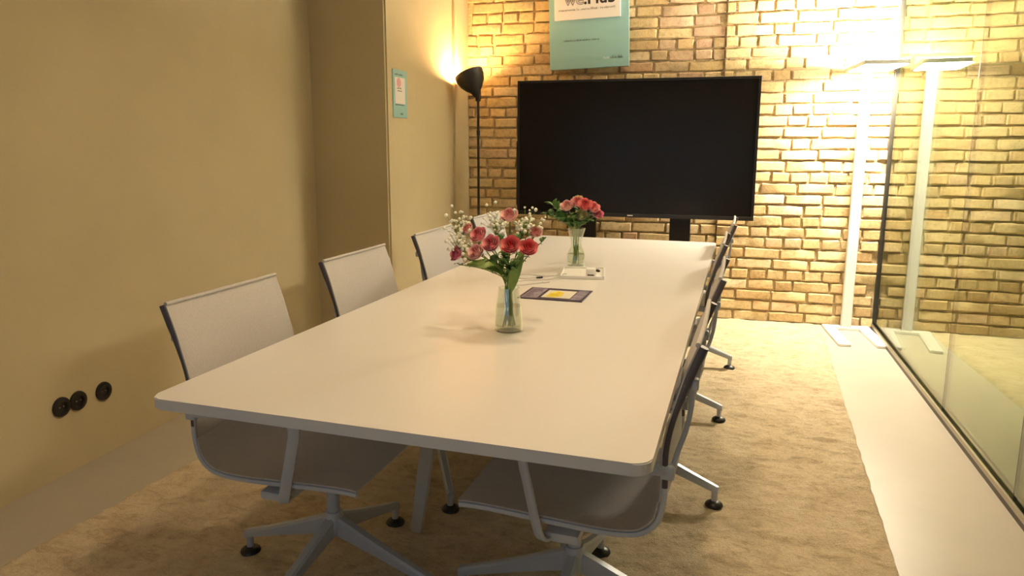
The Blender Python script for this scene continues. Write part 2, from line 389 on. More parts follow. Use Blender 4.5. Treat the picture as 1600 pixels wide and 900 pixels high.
# ------------------------------------------------------------------ rug
def make_rug():
    def xr(y): return 0.795 - 0.055 * (D - y)
    def xl(y): return -2.079 + 0.055 * (y - 2.324)
    y0, y1 = 0.25, D - 0.06; nu, nv = 230, 430; vs = []; fs = []
    for j in range(nv + 1):
        for i in range(nu + 1):
            u = i / nu; v = j / nv; y = y0 + (y1 - y0) * v
            xa, xb = xl(y), xr(y); x = xa + (xb - xa) * u
            e = min((x - xa), (xb - x), (y - y0), (y1 - y)); k = min(1, e / 0.02)
            p = Vector((x, y, 0))
            h = 0.007 * noise.noise(p * 8) + 0.006 * noise.noise(Vector((x * 16, y * 30, 3))) + 0.005 * noise.noise(p * 55)
            z = (0.018 + h) * (1 - (1 - k) ** 2) + 0.001
            dx = 0.006 * noise.noise(p * 13 + Vector((9, 2, 1))) if k < 1 else 0
            vs.append((x + dx, y, z))
    for j in range(nv):
        for i in range(nu):
            a = j * (nu + 1) + i; fs.append((a, a + 1, a + nu + 2, a + nu + 1))
    me = bpy.data.meshes.new('rug'); me.from_pydata(vs, [], fs)
    for p in me.polygons: p.use_smooth = True
    mt, nt, b = newmat('shaggy_beige_pile')
    g = node(nt, 'ShaderNodeNewGeometry')
    n1 = node(nt, 'ShaderNodeTexNoise', i_Scale=7.0, i_Detail=8.0, i_Roughness=0.68, i_Distortion=0.6); nt.links.new(g.outputs['Position'], n1.inputs['Vector'])
    n2 = node(nt, 'ShaderNodeTexNoise', i_Scale=90.0, i_Detail=5.0, i_Roughness=0.7, i_Distortion=1.2); nt.links.new(g.outputs['Position'], n2.inputs['Vector'])
    c1 = ramp(nt, n1.outputs[0], [(0.28, (0.52, 0.38, 0.21)), (0.44, (0.74, 0.60, 0.38)), (0.66, (0.86, 0.73, 0.51))])
    c2 = ramp(nt, n2.outputs[0], [(0.3, (0.72, 0.68, 0.62)), (0.55, (1, 1, 1))])
    mp = node(nt, 'ShaderNodeMapping'); mp.inputs['Scale'].default_value = (9, 22, 9); mp.inputs['Rotation'].default_value = (0, 0, 0.25); nt.links.new(g.outputs['Position'], mp.inputs['Vector'])
    n3 = node(nt, 'ShaderNodeTexNoise', i_Scale=1.0, i_Detail=7.0, i_Roughness=0.72, i_Distortion=1.0); nt.links.new(mp.outputs[0], n3.inputs['Vector'])
    c3 = ramp(nt, n3.outputs[0], [(0.36, (0.66, 0.60, 0.50)), (0.48, (0.95, 0.93, 0.9)), (0.6, (1, 1, 1))])
    m3 = node(nt, 'ShaderNodeMix', data_type='RGBA', blend_type='MULTIPLY'); m3.inputs[0].default_value = 0.85
    nt.links.new(c1, m3.inputs[6]); nt.links.new(c3, m3.inputs[7]); c1 = m3.outputs[2]
    mx = node(nt, 'ShaderNodeMix', data_type='RGBA', blend_type='MULTIPLY'); mx.inputs[0].default_value = 0.8
    nt.links.new(c1, mx.inputs[6]); nt.links.new(c2, mx.inputs[7]); nt.links.new(mx.outputs[2], b.inputs['Base Color'])
    bp = node(nt, 'ShaderNodeBump', i_Strength=0.9, i_Distance=0.012)
    nt.links.new(n2.outputs[0], bp.inputs['Height']); nt.links.new(bp.outputs[0], b.inputs['Normal'])
    b.inputs['Roughness'].default_value = 0.95; b.inputs['Specular IOR Level'].default_value = 0.1; b.inputs['Sheen Weight'].default_value = 0.3
    tag(link('rug', me, mt), 'large beige deep-pile rug under the table and chairs', 'rug')
make_rug()

# ------------------------------------------------------------------ table
TZ = 0.73; TX, TY, TW, TL, TR = -1.2923, 1.3379, 1.1973, 3.3408, -0.0313
table = thing('conference_table', 'long white conference table with rounded corners and slanted legs', 'table', (TX, TY, 0), TR)
tb = bmesh.new()
prism(tb, [(x + TW / 2, y + TL / 2) for x, y in rrect(TW, TL, 0.035, 5)], TZ - 0.027, TZ)
es = [e for e in tb.edges if abs(e.verts[0].co.z - e.verts[1].co.z) < 1e-5]
bmesh.ops.bevel(tb, geom=es, offset=0.0025, segments=2, affect='EDGES')
obj('tabletop', tb, M['table'], table, True)
for yl in (0.775, TL - 0.775):
    for s, fx, tx in ((-1, 0.33, 0.43), (1, TW - 0.33, TW - 0.43)):
        lb = bmesh.new(); n = 5
        pts = [(fx + (tx - fx) * t, yl, 0.02 + (TZ - 0.05 - 0.02) * t) for t in (0, 0.25, 0.5, 0.75, 1)]
        sweep(lb, pts, rrect(0.046, 0.030, 0.006, 2), up=Vector((0, 1, 0)), scale=[0.86, 0.97, 1.08, 1.2, 1.3])
        lg = obj('leg', lb, M['table_leg'], table, True)
    obj('crossbeam', B(0.36, TW - 0.36, yl - 0.03, yl + 0.03, TZ - 0.055, TZ - 0.027, 0.004), M['table_leg'], table)
obj('long_beam', B(TW / 2 - 0.03, TW / 2 + 0.03, 0.80, TL - 0.80, TZ - 0.055, TZ - 0.027, 0.003), M['table_leg'], table)

# ------------------------------------------------------------------ chairs (local: forward +x, hub at the origin)
PROF = [(-0.333, 0.897), (-0.322, 0.868), (-0.306, 0.825), (-0.289, 0.765), (-0.272, 0.70), (-0.264, 0.64), (-0.265, 0.58), (-0.264, 0.525), (-0.250, 0.470), (-0.215, 0.435), (-0.165, 0.422), (-0.09, 0.420), (0.0, 0.424), (0.10, 0.429), (0.17, 0.432), (0.225, 0.432), (0.246, 0.430)]   # rear and under edge of the side frames
HW = 0.228
def make_chair():
    t = thing('office_chair', 'x', 'chair')
    raw = smooth_path([(x, 0, z) for x, z in PROF], 3); n = len(raw)
    tang = [(raw[min(i + 1, n - 1)] - raw[max(i - 1, 0)]).normalized() for i in range(n)]
    inn = [Vector((-tg.z, 0, tg.x)) for tg in tang]                    # toward the sitter: forward on the back, up on the seat
    pr = [raw[i] + inn[i] * 0.017 for i in range(n)]
    def surf(i, v):
        s = i / (n - 1); sag = 0.020 * (1 - v * v) * math.sin(PI * min(1, max(0.0, (s + 0.05) / 1.07)))
        return pr[i] - inn[i] * sag + Vector((0, v * (HW + 0.012), 0))
    def patch(i0, i1):
        bm = bmesh.new(); W = 12
        g = [[bm.verts.new(surf(i, -1 + 2 * k / W)) for k in range(W + 1)] for i in range(i0, i1 + 1)]
        for a, b in zip(g, g[1:]):
            for k in range(W): bm.faces.new((a[k], a[k + 1], b[k + 1], b[k]))
        bmesh.ops.recalc_face_normals(bm, faces=bm.faces)
        bmesh.ops.solidify(bm, geom=list(bm.faces), thickness=0.004)
        return bm
    split = 21
    obj('backrest', patch(0, split), M['weave'], t, True)
    obj('seat', patch(split, n - 1), M['weave'], t, True)
    for s in (-1, 1):
        fsc = [1.45 if i < 6 else 1.45 - 0.09 * (i - 5) if i < 10 else 1.0 for i in range(n)]
        fp = [raw[i] + inn[i] * (0.0145 - 0.0075 * fsc[i]) + Vector((0, s * (HW + 0.005), 0)) for i in range(n)]
        obj('back_frame', sweep(bmesh.new(), fp[:20], rrect(0.014, 0.015, 0.005, 2), up=Vector((0, 1, 0)), scale=fsc[:20]), M['chair_frame'], t, True)
        obj('seat_frame', sweep(bmesh.new(), fp[19:], rrect(0.014, 0.015, 0.005, 2), up=Vector((0, 1, 0))), M['chair_light'], t, True)
        kite = smooth_path([(-0.270, s * (HW - 0.002), 0.590), (-0.280, s * (HW - 0.014), 0.635), (-0.297, s * (HW - 0.032), 0.690), (-0.305, s * (HW - 0.038), 0.735), (-0.308, s * (HW - 0.032), 0.775), (-0.309, s * (HW - 0.016), 0.808)], 5)
        obj('back_brace', sweep(bmesh.new(), kite, rrect(0.012, 0.014, 0.004, 2), up=Vector((0, 1, 0))), M['chair_light'], t, True)
        ya = s * (HW + 0.022)
        arm = smooth_path([(0.0, s * 0.15, 0.385), (0.018, s * 0.215, 0.382), (0.030, ya - s * 0.006, 0.390), (0.042, ya, 0.430), (0.062, ya, 0.520), (0.076, ya, 0.585), (0.070, ya, 0.617), (0.035, ya, 0.627), (-0.10, ya, 0.622), (-0.215, ya, 0.612), (-0.250, ya - s * 0.012, 0.606), (-0.268, ya - s * 0.026, 0.598)], 5)
        obj('armrest', sweep(bmesh.new(), arm, rrect(0.030, 0.011, 0.005, 2), up=Vector((0, 0, 1)) if s > 0 else Vector((0, 0, -1))), M['chair_light'], t, True)
        obj('arm_clamp', B(-0.279, -0.246, s * (HW + 0.004) - 0.014, s * (HW + 0.004) + 0.010, 0.580, 0.618, 0.007, 3), M['chair_light'], t, True)
        obj('brace_cap', B(-0.322, -0.304, s * (HW - 0.010) - 0.011, s * (HW - 0.010) + 0.011, 0.795, 0.822, 0.005, 3), M['chair_light'], t, True)
    tp = obj('top_rail', sweep(bmesh.new(), [surf(0, -1 + 2 * k / 12) for k in range(13)], circ(0.006, 8)), M['weave'], t, True)
    sup = B(-0.11, 0.06, -0.05, 0.05, 0.335, 0.395, 0.012); box(sup, -0.06, 0.03, -HW, HW, 0.372, 0.398, 0.008)
    obj('seat_support', sup, M['chair_light'], t, True)
    col = bmesh.new(); bmesh.ops.create_cone(col, cap_ends=True, segments=20, radius1=0.019, radius2=0.019, depth=0.175, matrix=Matrix.Translation((0, 0, 0.255)))
    obj('column', col, M['base'], t, True)
    ring = bmesh.new(); bmesh.ops.create_cone(ring, cap_ends=True, segments=20, radius1=0.027, radius2=0.027, depth=0.012, matrix=Matrix.Translation((0, 0, 0.332)))
    obj('collar', ring, M['black'], t, True)
    base = obj('base', lathe([(0, 0.160), (0.022, 0.161), (0.030, 0.168), (0.033, 0.19), (0.031, 0.215), (0.024, 0.238), (0.0, 0.240)], 20), M['base'], t, True)
    for k in range(4):
        a = k * PI / 2; c, s_ = math.cos(a), math.sin(a); lb = bmesh.new(); rings = []
        for r, zt, h, wd in ((0.012, 0.228, 0.060, 0.034), (0.06, 0.208, 0.052, 0.034), (0.15, 0.170, 0.038, 0.032), (0.25, 0.132, 0.029, 0.030), (0.335, 0.102, 0.024, 0.028), (0.352, 0.096, 0.024, 0.024)):
            sec = [(-wd / 2, zt - 0.007), (-wd / 2 + 0.006, zt), (wd / 2 - 0.006, zt), (wd / 2, zt - 0.007), (wd / 2, zt - h), (-wd / 2, zt - h)]
            rings.append([lb.verts.new((r * c - q * s_, r * s_ + q * c, z)) for q, z in sec])
        for A_, B_ in zip(rings, rings[1:]):
            for i in range(6): lb.faces.new((A_[i], A_[(i + 1) % 6], B_[(i + 1) % 6], B_[i]))
        lb.faces.new(rings[0]); lb.faces.new(rings[-1][::-1])
        bmesh.ops.create_cone(lb, cap_ends=True, segments=12, radius1=0.011, radius2=0.012, depth=0.065, matrix=Matrix.Translation((0.338 * c, 0.338 * s_, 0.065)))
        obj('leg', lb, M['base'], base, True)
        g = lathe([(0, 0.018), (0.030, 0.018), (0.033, 0.024), (0.030, 0.031), (0.014, 0.040), (0.0, 0.042)], 16)
        bmesh.ops.translate(g, verts=g.verts, vec=(0.338 * c, 0.338 * s_, 0)); obj('glide', g, M['black'], base, True)
    return t
proto = make_chair()
GR = 'mesh office chairs along both sides of the table'
CHAIRS = [  # x, y, seat heading (deg), base angle (deg, world), label
    (-1.095, 1.790, -2, 173, 'grey mesh office chair nearest the camera on the taupe wall side, by the sockets'),
    (-1.070, 2.560, -2, -60, 'grey mesh office chair second from the camera on the taupe wall side of the table'),
    (-1.065, 3.390, -1, 20, 'grey mesh office chair third from the camera on the wall side, beside the pillar'),
    (-1.060, 4.240, -2, 35, 'grey mesh office chair farthest on the wall side, mostly hidden behind the front bouquet'),
    (-0.332, 1.805, 178, -4, 'grey mesh office chair nearest the camera on the glass wall side of the table'),
    (-0.286, 2.640, 178, -12, 'grey mesh office chair second from the camera on the glass wall side'),
    (-0.272, 3.500, 178, -10, 'grey mesh office chair third from the camera on the glass wall side'),
    (-0.215, 4.360, 178, -8, 'grey mesh office chair farthest on the glass wall side, tip before the television'),
]
for i, (x, y, hd, ba, lab) in enumerate(CHAIRS):
    c = proto if i == 0 else copy_tree(proto)
    c.location = (x, y, 0); c.rotation_euler = (0, 0, math.radians(hd)); tag(c, lab, 'chair', GR)
    for ch in c.children:
        if ch.name.split('.')[0] in ('base', 'column', 'collar'): ch.location.x = 0.024 if i < 4 else 0.0
        if ch.name.startswith('base'): ch.rotation_euler = (0, 0, math.radians(ba - hd))

# ------------------------------------------------------------------ television on its stand
TVX, TVY, TVZ, TVW = -1.4853, 5.347, 0.804, 1.7396; TVH = TVW * 0.575
tv = thing('television', 'large black flat television with a dark blank screen before the brick wall', 'television', (TVX + TVW / 2, TVY, TVZ))
bm = B(-TVW / 2, TVW / 2, 0, 0.055, 0, TVH, 0.006); obj('housing', bm, M['bezel'], tv)
bz = bmesh.new()
for a in ((-TVW / 2, TVW / 2, 0, 0.028), (-TVW / 2, TVW / 2, TVH - 0.018, TVH), (-TVW / 2, -TVW / 2 + 0.018, 0.028, TVH - 0.018), (TVW / 2 - 0.018, TVW / 2, 0.028, TVH - 0.018)):
    box(bz, a[0], a[1], -0.010, 0.004, a[2], a[3], 0.002)
obj('bezel', bz, M['bezel'], tv)
obj('screen', B(-TVW / 2 + 0.018, TVW / 2 - 0.018, -0.004, 0.001, 0.028, TVH - 0.018), M['screen'], tv)
obj('maker_badge', B(-0.020, 0.020, -0.0115, -0.009, 0.010, 0.018, 0.001), M['ink_white'], tv)['label'] = 'small pale badge at the bottom of the bezel'
obj('rear_box', B(-TVW / 2 - 0.025, TVW / 2 - 0.2, 0.05, 0.11, 0.06, 0.56, 0.01), M['black'], tv)
st = thing('tv_stand', 'black twin-post floor stand carrying the television', 'stand', (TVX + TVW / 2, TVY + 0.06, 0))
for x in (-0.35, 0.358):
    obj('post', B(x - 0.076, x + 0.076, 0.052, 0.10, 0.05, 1.5, 0.006), M['blackm'], st)
for x in (-0.35, 0.358): obj('foot', B(x - 0.03, x + 0.03, -0.42, 0.12, 0.024, 0.062, 0.006), M['blackm'], st)
obj('crossbar', B(-0.43, 0.43, 0.05, 0.10, 0.20, 0.26, 0.006), M['blackm'], st)

# ------------------------------------------------------------------ poster and notice
def text_mesh(s, size, depth, bold=False, outline=0.0):
    cu = bpy.data.curves.new('lettering', 'FONT'); cu.body = s; cu.size = size; cu.extrude = depth
    if bold: cu.offset = size * 0.022
    o = bpy.data.objects.new('lettering_tmp', cu); COL.objects.link(o)
    dg = bpy.context.evaluated_depsgraph_get(); me = bpy.data.meshes.new_from_object(o.evaluated_get(dg))
    bpy.data.objects.remove(o); return me
def outline_mesh(s, size, r):
    cu = bpy.data.curves.new('lettering', 'FONT'); cu.body = s; cu.size = size; cu.fill_mode = 'NONE'; cu.bevel_depth = r; cu.bevel_resolution = 1
    o = bpy.data.objects.new('lettering_tmp', cu); COL.objects.link(o)
    dg = bpy.context.evaluated_depsgraph_get(); me = bpy.data.meshes.new_from_object(o.evaluated_get(dg))
    bpy.data.objects.remove(o); return me
UPR = Matrix.Rotation(PI / 2, 4, 'X')
po = thing('poster', 'tall teal foam-board poster with a white panel on the brick wall above the television', 'poster', (-1.301, D - 0.075, 1.904))
po.rotation_euler = (0, -math.radians(1.8), 0)
obj('board', B(0, 0.612, 0, 0.025, 0, 0.86, 0.002), M['teal'], po)
pn = obj('panel', B(0.045, 0.550, -0.014, 0.001, 0.363, 0.81, 0.002), M['card'], po); pn['label'] = 'white panel with black lettering'
me = outline_mesh('we', 0.125, 0.0022); o = link('lettering', me, M['ink_soft'], pn); o.matrix_local = Matrix.Translation((0.125, -0.0145, 0.470)) @ UPR; o['label'] = 'outlined letters we'
me = text_mesh('.Hub', 0.125, 0.0008, True); o = link('lettering', me, M['ink'], pn); o.matrix_local = Matrix.Translation((0.272, -0.0145, 0.470)) @ UPR; o['label'] = 'bold letters Hub'
def scribble(words, z, h, y, seed, mt, parent, name='small_print'):
    """rows of tiny letter strokes too small to read"""
    rn = random.Random(seed); bm = bmesh.new()
    for a, b in words:
        x = a
        while x < b - 0.003:
            hh = h * rn.choice((0.62, 0.62, 0.7, 1.0)); wd = rn.uniform(0.004, 0.009)
            box(bm, x, x + 0.0022, y - 0.0008, y, z, z + hh)
            if rn.random() < 0.8: zz = z + rn.choice((0, hh * 0.45, hh - 0.002)); box(bm, x, x + wd * 0.8, y - 0.0008, y, zz, zz + 0.002)
            if rn.random() < 0.45: box(bm, x + wd * 0.7, x + wd * 0.7 + 0.002, y - 0.0008, y, z, z + hh * 0.62)
            x += wd + 0.003
    return obj(name, bm, mt, parent)
scribble([(0.080, 0.205), (0.220, 0.238), (0.252, 0.316), (0.326, 0.378), (0.402, 0.418), (0.43, 0.512)], 0.428, 0.016, -0.014, 5, M['ink_soft'], pn)
scribble([(0.115, 0.178), (0.190, 0.322), (0.330, 0.392)], 0.205, 0.015, 0.0, 8, M['ink'], po)
scribble([(0.42, 0.47)], 0.062, 0.020, 0.0, 9, M['ink_white'], po, 'logo_print'); scribble([(0.475, 0.565)], 0.062, 0.024, 0.0, 10, M['ink'], po, 'logo_print')
no = thing('wall_notice', 'small teal notice with a white card on the taupe pillar', 'notice', (P2, 4.304, 1.504))
obj('board', B(0, 0.006, 0, 0.216, 0, 0.303, 0.001), M['teal'], no)
cdd = obj('card', B(0.005, 0.008, 0.025, 0.180, 0.088, 0.255, 0.001), M['card'], no)
bm = bmesh.new(); bmesh.ops.create_cone(bm, cap_ends=True, segments=18, radius1=0.030, radius2=0.030, depth=0.001, matrix=Matrix.Translation((0.0085, 0.085, 0.222)) @ Matrix.Rotation(PI / 2, 4, 'Y')); obj('round_mark', bm, M['pink_print'], cdd)
def scr_y(words, z, h, x, seed, mt, parent):
    rn = random.Random(seed); bm = bmesh.new()
    for a, b in words:
        y = a
        while y < b:
            box(bm, x, x + 0.0008, y, y + 0.003, z, z + h * rn.choice((0.6, 1.0))); box(bm, x, x + 0.0008, y, y + 0.006, z + h * 0.4, z + h * 0.4 + 0.002); y += 0.009
    return obj('small_print', bm, mt, parent)
scr_y([(0.055, 0.085), (0.095, 0.12)], 0.182, 0.010, 0.008, 2, M['ink_soft'], cdd); scr_y([(0.06, 0.13)], 0.166, 0.008, 0.008, 3, M['ink_soft'], cdd)
scr_y([(0.03, 0.07), (0.08, 0.15)], 0.268, 0.010, 0.006, 4, M['ink_soft'], no); scr_y([(0.03, 0.17)], 0.078, 0.006, 0.006, 6, M['ink'], no); scr_y([(0.11, 0.14)], 0.02, 0.012, 0.006, 7, M['ink'], no)

# ------------------------------------------------------------------ wall sockets
for (y, z, lab) in ((2.140, 0.286, 'round black wall socket leftmost of three, touching its neighbour'), (2.222, 0.284, 'round black wall socket in the middle of three, touching its left neighbour'), (2.354, 0.280, 'round black wall socket standing apart at the right of three')):
    s = thing('wall_socket', lab, 'socket', (lx(y), y, z), 0, 'round black sockets on the left wall')
    rot = Matrix.Rotation(PI / 2, 4, 'Y')
    def lat(prof, name, mt, par):
        b = lathe(prof, 28); bmesh.ops.transform(b, matrix=rot, verts=b.verts); return obj(name, b, mt, par, True)
    lat([(0, 0), (0.0405, 0), (0.0405, 0.006), (0.0385, 0.010), (0.030, 0.011), (0.026, 0.011), (0.0255, 0.003), (0, 0.003)], 'cover', M['black'], s)
    ins = lat([(0.025, 0.003), (0.025, 0.010), (0.0215, 0.010), (0.021, 0.004), (0, 0.004)], 'insert', M['black'], s)
    hb = bmesh.new()
    for q in (-0.0095, 0.0095): bmesh.ops.create_cone(hb, cap_ends=True, segments=8, radius1=0.0028, radius2=0.0028, depth=0.003, matrix=Matrix.Translation((0.0045, q, 0)) @ rot)
    obj('pin_hole', hb, M['frame_light'], s)

# ------------------------------------------------------------------ tower lamp by the glass
tl = thing('panel_floor_lamp', 'white flat-headed standing lamp shining up and down beside the glass wall', 'lamp', (0.955, 5.60, 0), math.radians(4))
bb = B(-0.155, 0.165, -0.035, 0.045, 0.0, 0.022, 0.004); obj('base_bar', bb, M['white'], tl)
for x in (-0.115, 0.125): obj('base_prong', B(x - 0.04, x + 0.04, -0.50, -0.03, 0.0, 0.020, 0.004), M['white'], tl)
obj('pole', B(-0.035, 0.035, -0.020, 0.020, 0.015, 1.84, 0.006), M['white'], tl)
head = obj('head', B(-0.14, 0.13, -0.50, 0.05, 1.838, 1.866, 0.006), M['white'], tl)
obj('lower_diffuser', B(-0.125, 0.115, -0.485, -0.035, 1.834, 1.8385), M['led_down'], head)
obj('upper_diffuser', B(-0.125, 0.115, -0.485, 0.035, 1.8655, 1.869), M['led_up'], head)
obj('sensor', B(-0.02, 0.02, -0.32, -0.28, 1.826, 1.835, 0.003), M['cable'], head)

# ------------------------------------------------------------------ round ceiling lamps over the table, above the frame
for y, lab in ((1.45, 'round black can-shaped ceiling lamp nearer the camera, over the glass wall side'), (2.50, 'round black can-shaped ceiling lamp farther back, over the glass wall side')):
    cl = thing('ceiling_lamp', lab, 'lamp', (-0.34, y, CEIL), 0, 'round ceiling lamps along the table')
    obj('housing', lathe([(0, 0.0), (0.14, 0.0), (0.145, -0.01), (0.145, -0.110), (0.130, -0.115), (0.122, -0.045), (0, -0.045)], 32), M['blackm'], cl, True)
    obj('diffuser', lathe([(0.121, -0.046), (0.121, -0.052), (0.0, -0.054)], 32), M['led_ceiling'], cl, True)

# ------------------------------------------------------------------ black floor lamp in the corner
fx, fy = -1.795, 5.33
lamp = thing('floor_lamp', 'slim black floor lamp with a tilted bowl shade glowing into the corner', 'lamp', (fx, fy, 0))
obj('base', lathe([(0, 0.0), (0.125, 0.0), (0.13, 0.008), (0.125, 0.018), (0.03, 0.026), (0.014, 0.05), (0, 0.05)], 32), M['blackm'], lamp, True)
obj('pole', tube([(0, 0, 0.03), (0, 0, 0.7), (0, 0, 1.40), (0, 0, 1.68)], 0.0095, 12), M['blackm'], lamp, True)
obj('pole_joint', lathe([(0, 1.40), (0.013, 1.402), (0.013, 1.44), (0, 1.442)], 14), M['blackm'], lamp, True)
obj('knuckle', lathe([(0, 1.655), (0.018, 1.66), (0.024, 1.69), (0.02, 1.72), (0, 1.725)], 16), M['blackm'], lamp, True)
ax = Vector((-0.42, 0.10, 0.90)).normalized(); q = Vector((0, 0, 1)).rotation_difference(ax)
TL4 = Matrix.Translation((0.0, 0, 1.690)) @ q.to_matrix().to_4x4()
sh = lathe([(0.018, 0.0), (0.030, 0.015), (0.040, 0.045), (0.068, 0.075), (0.095, 0.115), (0.111, 0.160), (0.114, 0.195), (0.111, 0.196), (0.107, 0.160), (0.091, 0.118), (0.064, 0.080), (0.030, 0.055), (0.0, 0.052)], 32)
bmesh.ops.transform(sh, matrix=TL4, verts=sh.verts); obj('lamp_shade', sh, M['blackm'], lamp, True)
bu = lathe([(0, 0.06), (0.012, 0.065), (0.014, 0.085), (0.028, 0.115), (0.028, 0.135), (0.018, 0.152), (0, 0.158)], 16)
bmesh.ops.transform(bu, matrix=TL4, verts=bu.verts); obj('bulb', bu, M['bulb'], lamp, True)
pl_ = bpy.data.lights.new('bulb_light', 'POINT'); pl_.energy = FLOOR_LAMP_W; pl_.color = FLOOR_LAMP_COL; pl_.shadow_soft_size = 0.03
po_ = bpy.data.objects.new('bulb_light', pl_); COL.objects.link(po_); po_.parent = lamp; po_.location = TL4 @ Vector((0, 0, 0.175))

# ------------------------------------------------------------------ vases and flowers
def vase(name, label, loc, outer, th=0.003, water=0.0):
    v = thing(name, label, 'vase', loc, 0)
    inner = [(max(0.0, r - th), z) for r, z in outer if z > 0.008][::-1]
    bm = lathe([(0, 0.0)] + outer + inner + [(0, 0.010)], 32)
    obj('glass_body', bm, M['vase'], v, True)
    if water:
        ins = [(0, 0.011)] + [(r - th - 0.0006, max(z, 0.011)) for r, z in outer if z < water and r > 0.01]
        rl = ins[-1][0]; obj('water', lathe(ins + [(rl, water), (0, water)], 32), M['water'], v, True)
    return v
V1 = Vector((-0.636, 2.19, TZ)); V2 = Vector((-0.660, 3.47, TZ))
vase('glass_vase', 'clear tapered glass vase at the front of the table holding pink roses', V1, [(0.040, 0.0), (0.046, 0.004), (0.047, 0.02), (0.045, 0.06), (0.040, 0.10), (0.035, 0.132), (0.034, 0.145)], water=0.085)
vase('glass_carafe', 'clear waisted glass carafe vase standing toward the television', V2, [(0.040, 0.0), (0.044, 0.004), (0.045, 0.03), (0.044, 0.068), (0.036, 0.086), (0.028, 0.105), (0.027, 0.125), (0.034, 0.160), (0.045, 0.198)], water=0.07)
def petal(bm, ang, r_in, z0, hgt, wid, open_, seed):
    rn = random.Random(seed); nu, nv = 4, 4; g = []
    for j in range(nv + 1):
        v = j / nv; row = []
        rr = r_in * (0.35 + 0.75 * math.sin(min(1, v * 1.15) * PI / 2)) + open_ * v ** 3
        for i in range(nu + 1):
            u = -1 + 2 * i / nu; a = ang + u * wid * (0.55 + 0.45 * math.sin(PI * min(1, v * 0.9 + 0.1)))
            z = z0 + hgt * (v - 0.12 * u * u * v) - 0.15 * open_ * v ** 4
            r = rr * (1 - 0.06 * abs(u)) + rn.uniform(-0.0005, 0.0005)
            row.append(bm.verts.new((r * math.cos(a), r * math.sin(a), z)))
        g.append(row)
    for a, b in zip(g, g[1:]):
        for i in range(nu): bm.faces.new((a[i], a[i + 1], b[i + 1], b[i]))
def bloom(R, seed):
    bm = bmesh.new(); rn = random.Random(seed)
    for k, (f, n, op) in enumerate(((0.20, 3, 0.0), (0.40, 4, 0.02), (0.60, 5, 0.05), (0.80, 5, 0.09), (0.97, 6, 0.16))):
        for i in range(n):
            petal(bm, 2 * PI * i / n + k * 0.7 + rn.uniform(-0.1, 0.1), R * f, -R * 0.55, R * (1.55 - 0.13 * k), PI / n * 1.35, R * op, seed * 97 + k * 11 + i)
    return bm
ROSE = {}
def rosemat(key, inner, outer):
    mt, nt, b = newmat('petal_' + key)
    tc = node(nt, 'ShaderNodeTexCoord'); mp = node(nt, 'ShaderNodeVectorMath', operation='LENGTH')
    sx = node(nt, 'ShaderNodeSeparateXYZ'); nt.links.new(tc.outputs['Object'], sx.inputs[0])
    cb = node(nt, 'ShaderNodeCombineXYZ'); nt.links.new(sx.outputs[0], cb.inputs[0]); nt.links.new(sx.outputs[1], cb.inputs[1]); nt.links.new(cb.outputs[0], mp.inputs[0])
    ml = node(nt, 'ShaderNodeMath', operation='MULTIPLY'); ml.inputs[1].default_value = 42.0; nt.links.new(mp.outputs['Value'], ml.inputs[0])
    c = ramp(nt, ml.outputs[0], [(0.12, inner), (0.95, outer)]); nt.links.new(c, b.inputs['Base Color'])
    b.inputs['Roughness'].default_value = 0.55; b.inputs['Sheen Weight'].default_value = 0.2
    return mt
ROSE['pale'] = rosemat('pale_pink', (0.70, 0.20, 0.17), (0.96, 0.66, 0.62))
ROSE['pink'] = rosemat('pink', (0.62, 0.06, 0.08), (0.94, 0.46, 0.48))
ROSE['deep'] = rosemat('deep_pink', (0.42, 0.015, 0.05), (0.86, 0.30, 0.42))
ROSE['red'] = rosemat('coral_red', (0.66, 0.012, 0.015), (0.93, 0.31, 0.31))
ROSE['cream'] = rosemat('greenish_cream', (0.50, 0.50, 0.18), (0.76, 0.76, 0.46))
def leafmesh(bm, base, tip, width, droop=0.0, up=Vector((0, 0, 1))):
    base = Vector(base); tip = Vector(tip); d = tip - base; L = d.length; s = d.cross(up)
    if s.length < 1e-5: s = Vector((1, 0, 0))
    s.normalize(); nn = s.cross(d).normalized(); g = []
    for j in range(7):
        v = j / 6; wd = width * math.sin(PI * (v * 0.94 + 0.03)) ** 0.8; c = base + d * v + nn * (0.10 * L * math.sin(PI * v)) - Vector((0, 0, droop * v * v))
        g.append([bm.verts.new(c - s * wd + nn * wd * 0.25), bm.verts.new(c), bm.verts.new(c + s * wd + nn * wd * 0.25)])
    for a, b in zip(g, g[1:]):
        for i in range(2): bm.faces.new((a[i], a[i + 1], b[i + 1], b[i]))
def stem_path(vb, neck, head):
    mid = neck + (head - neck) * 0.45 + Vector((0, 0, 0.02)); return smooth_path([vb, neck, mid, head], 5)
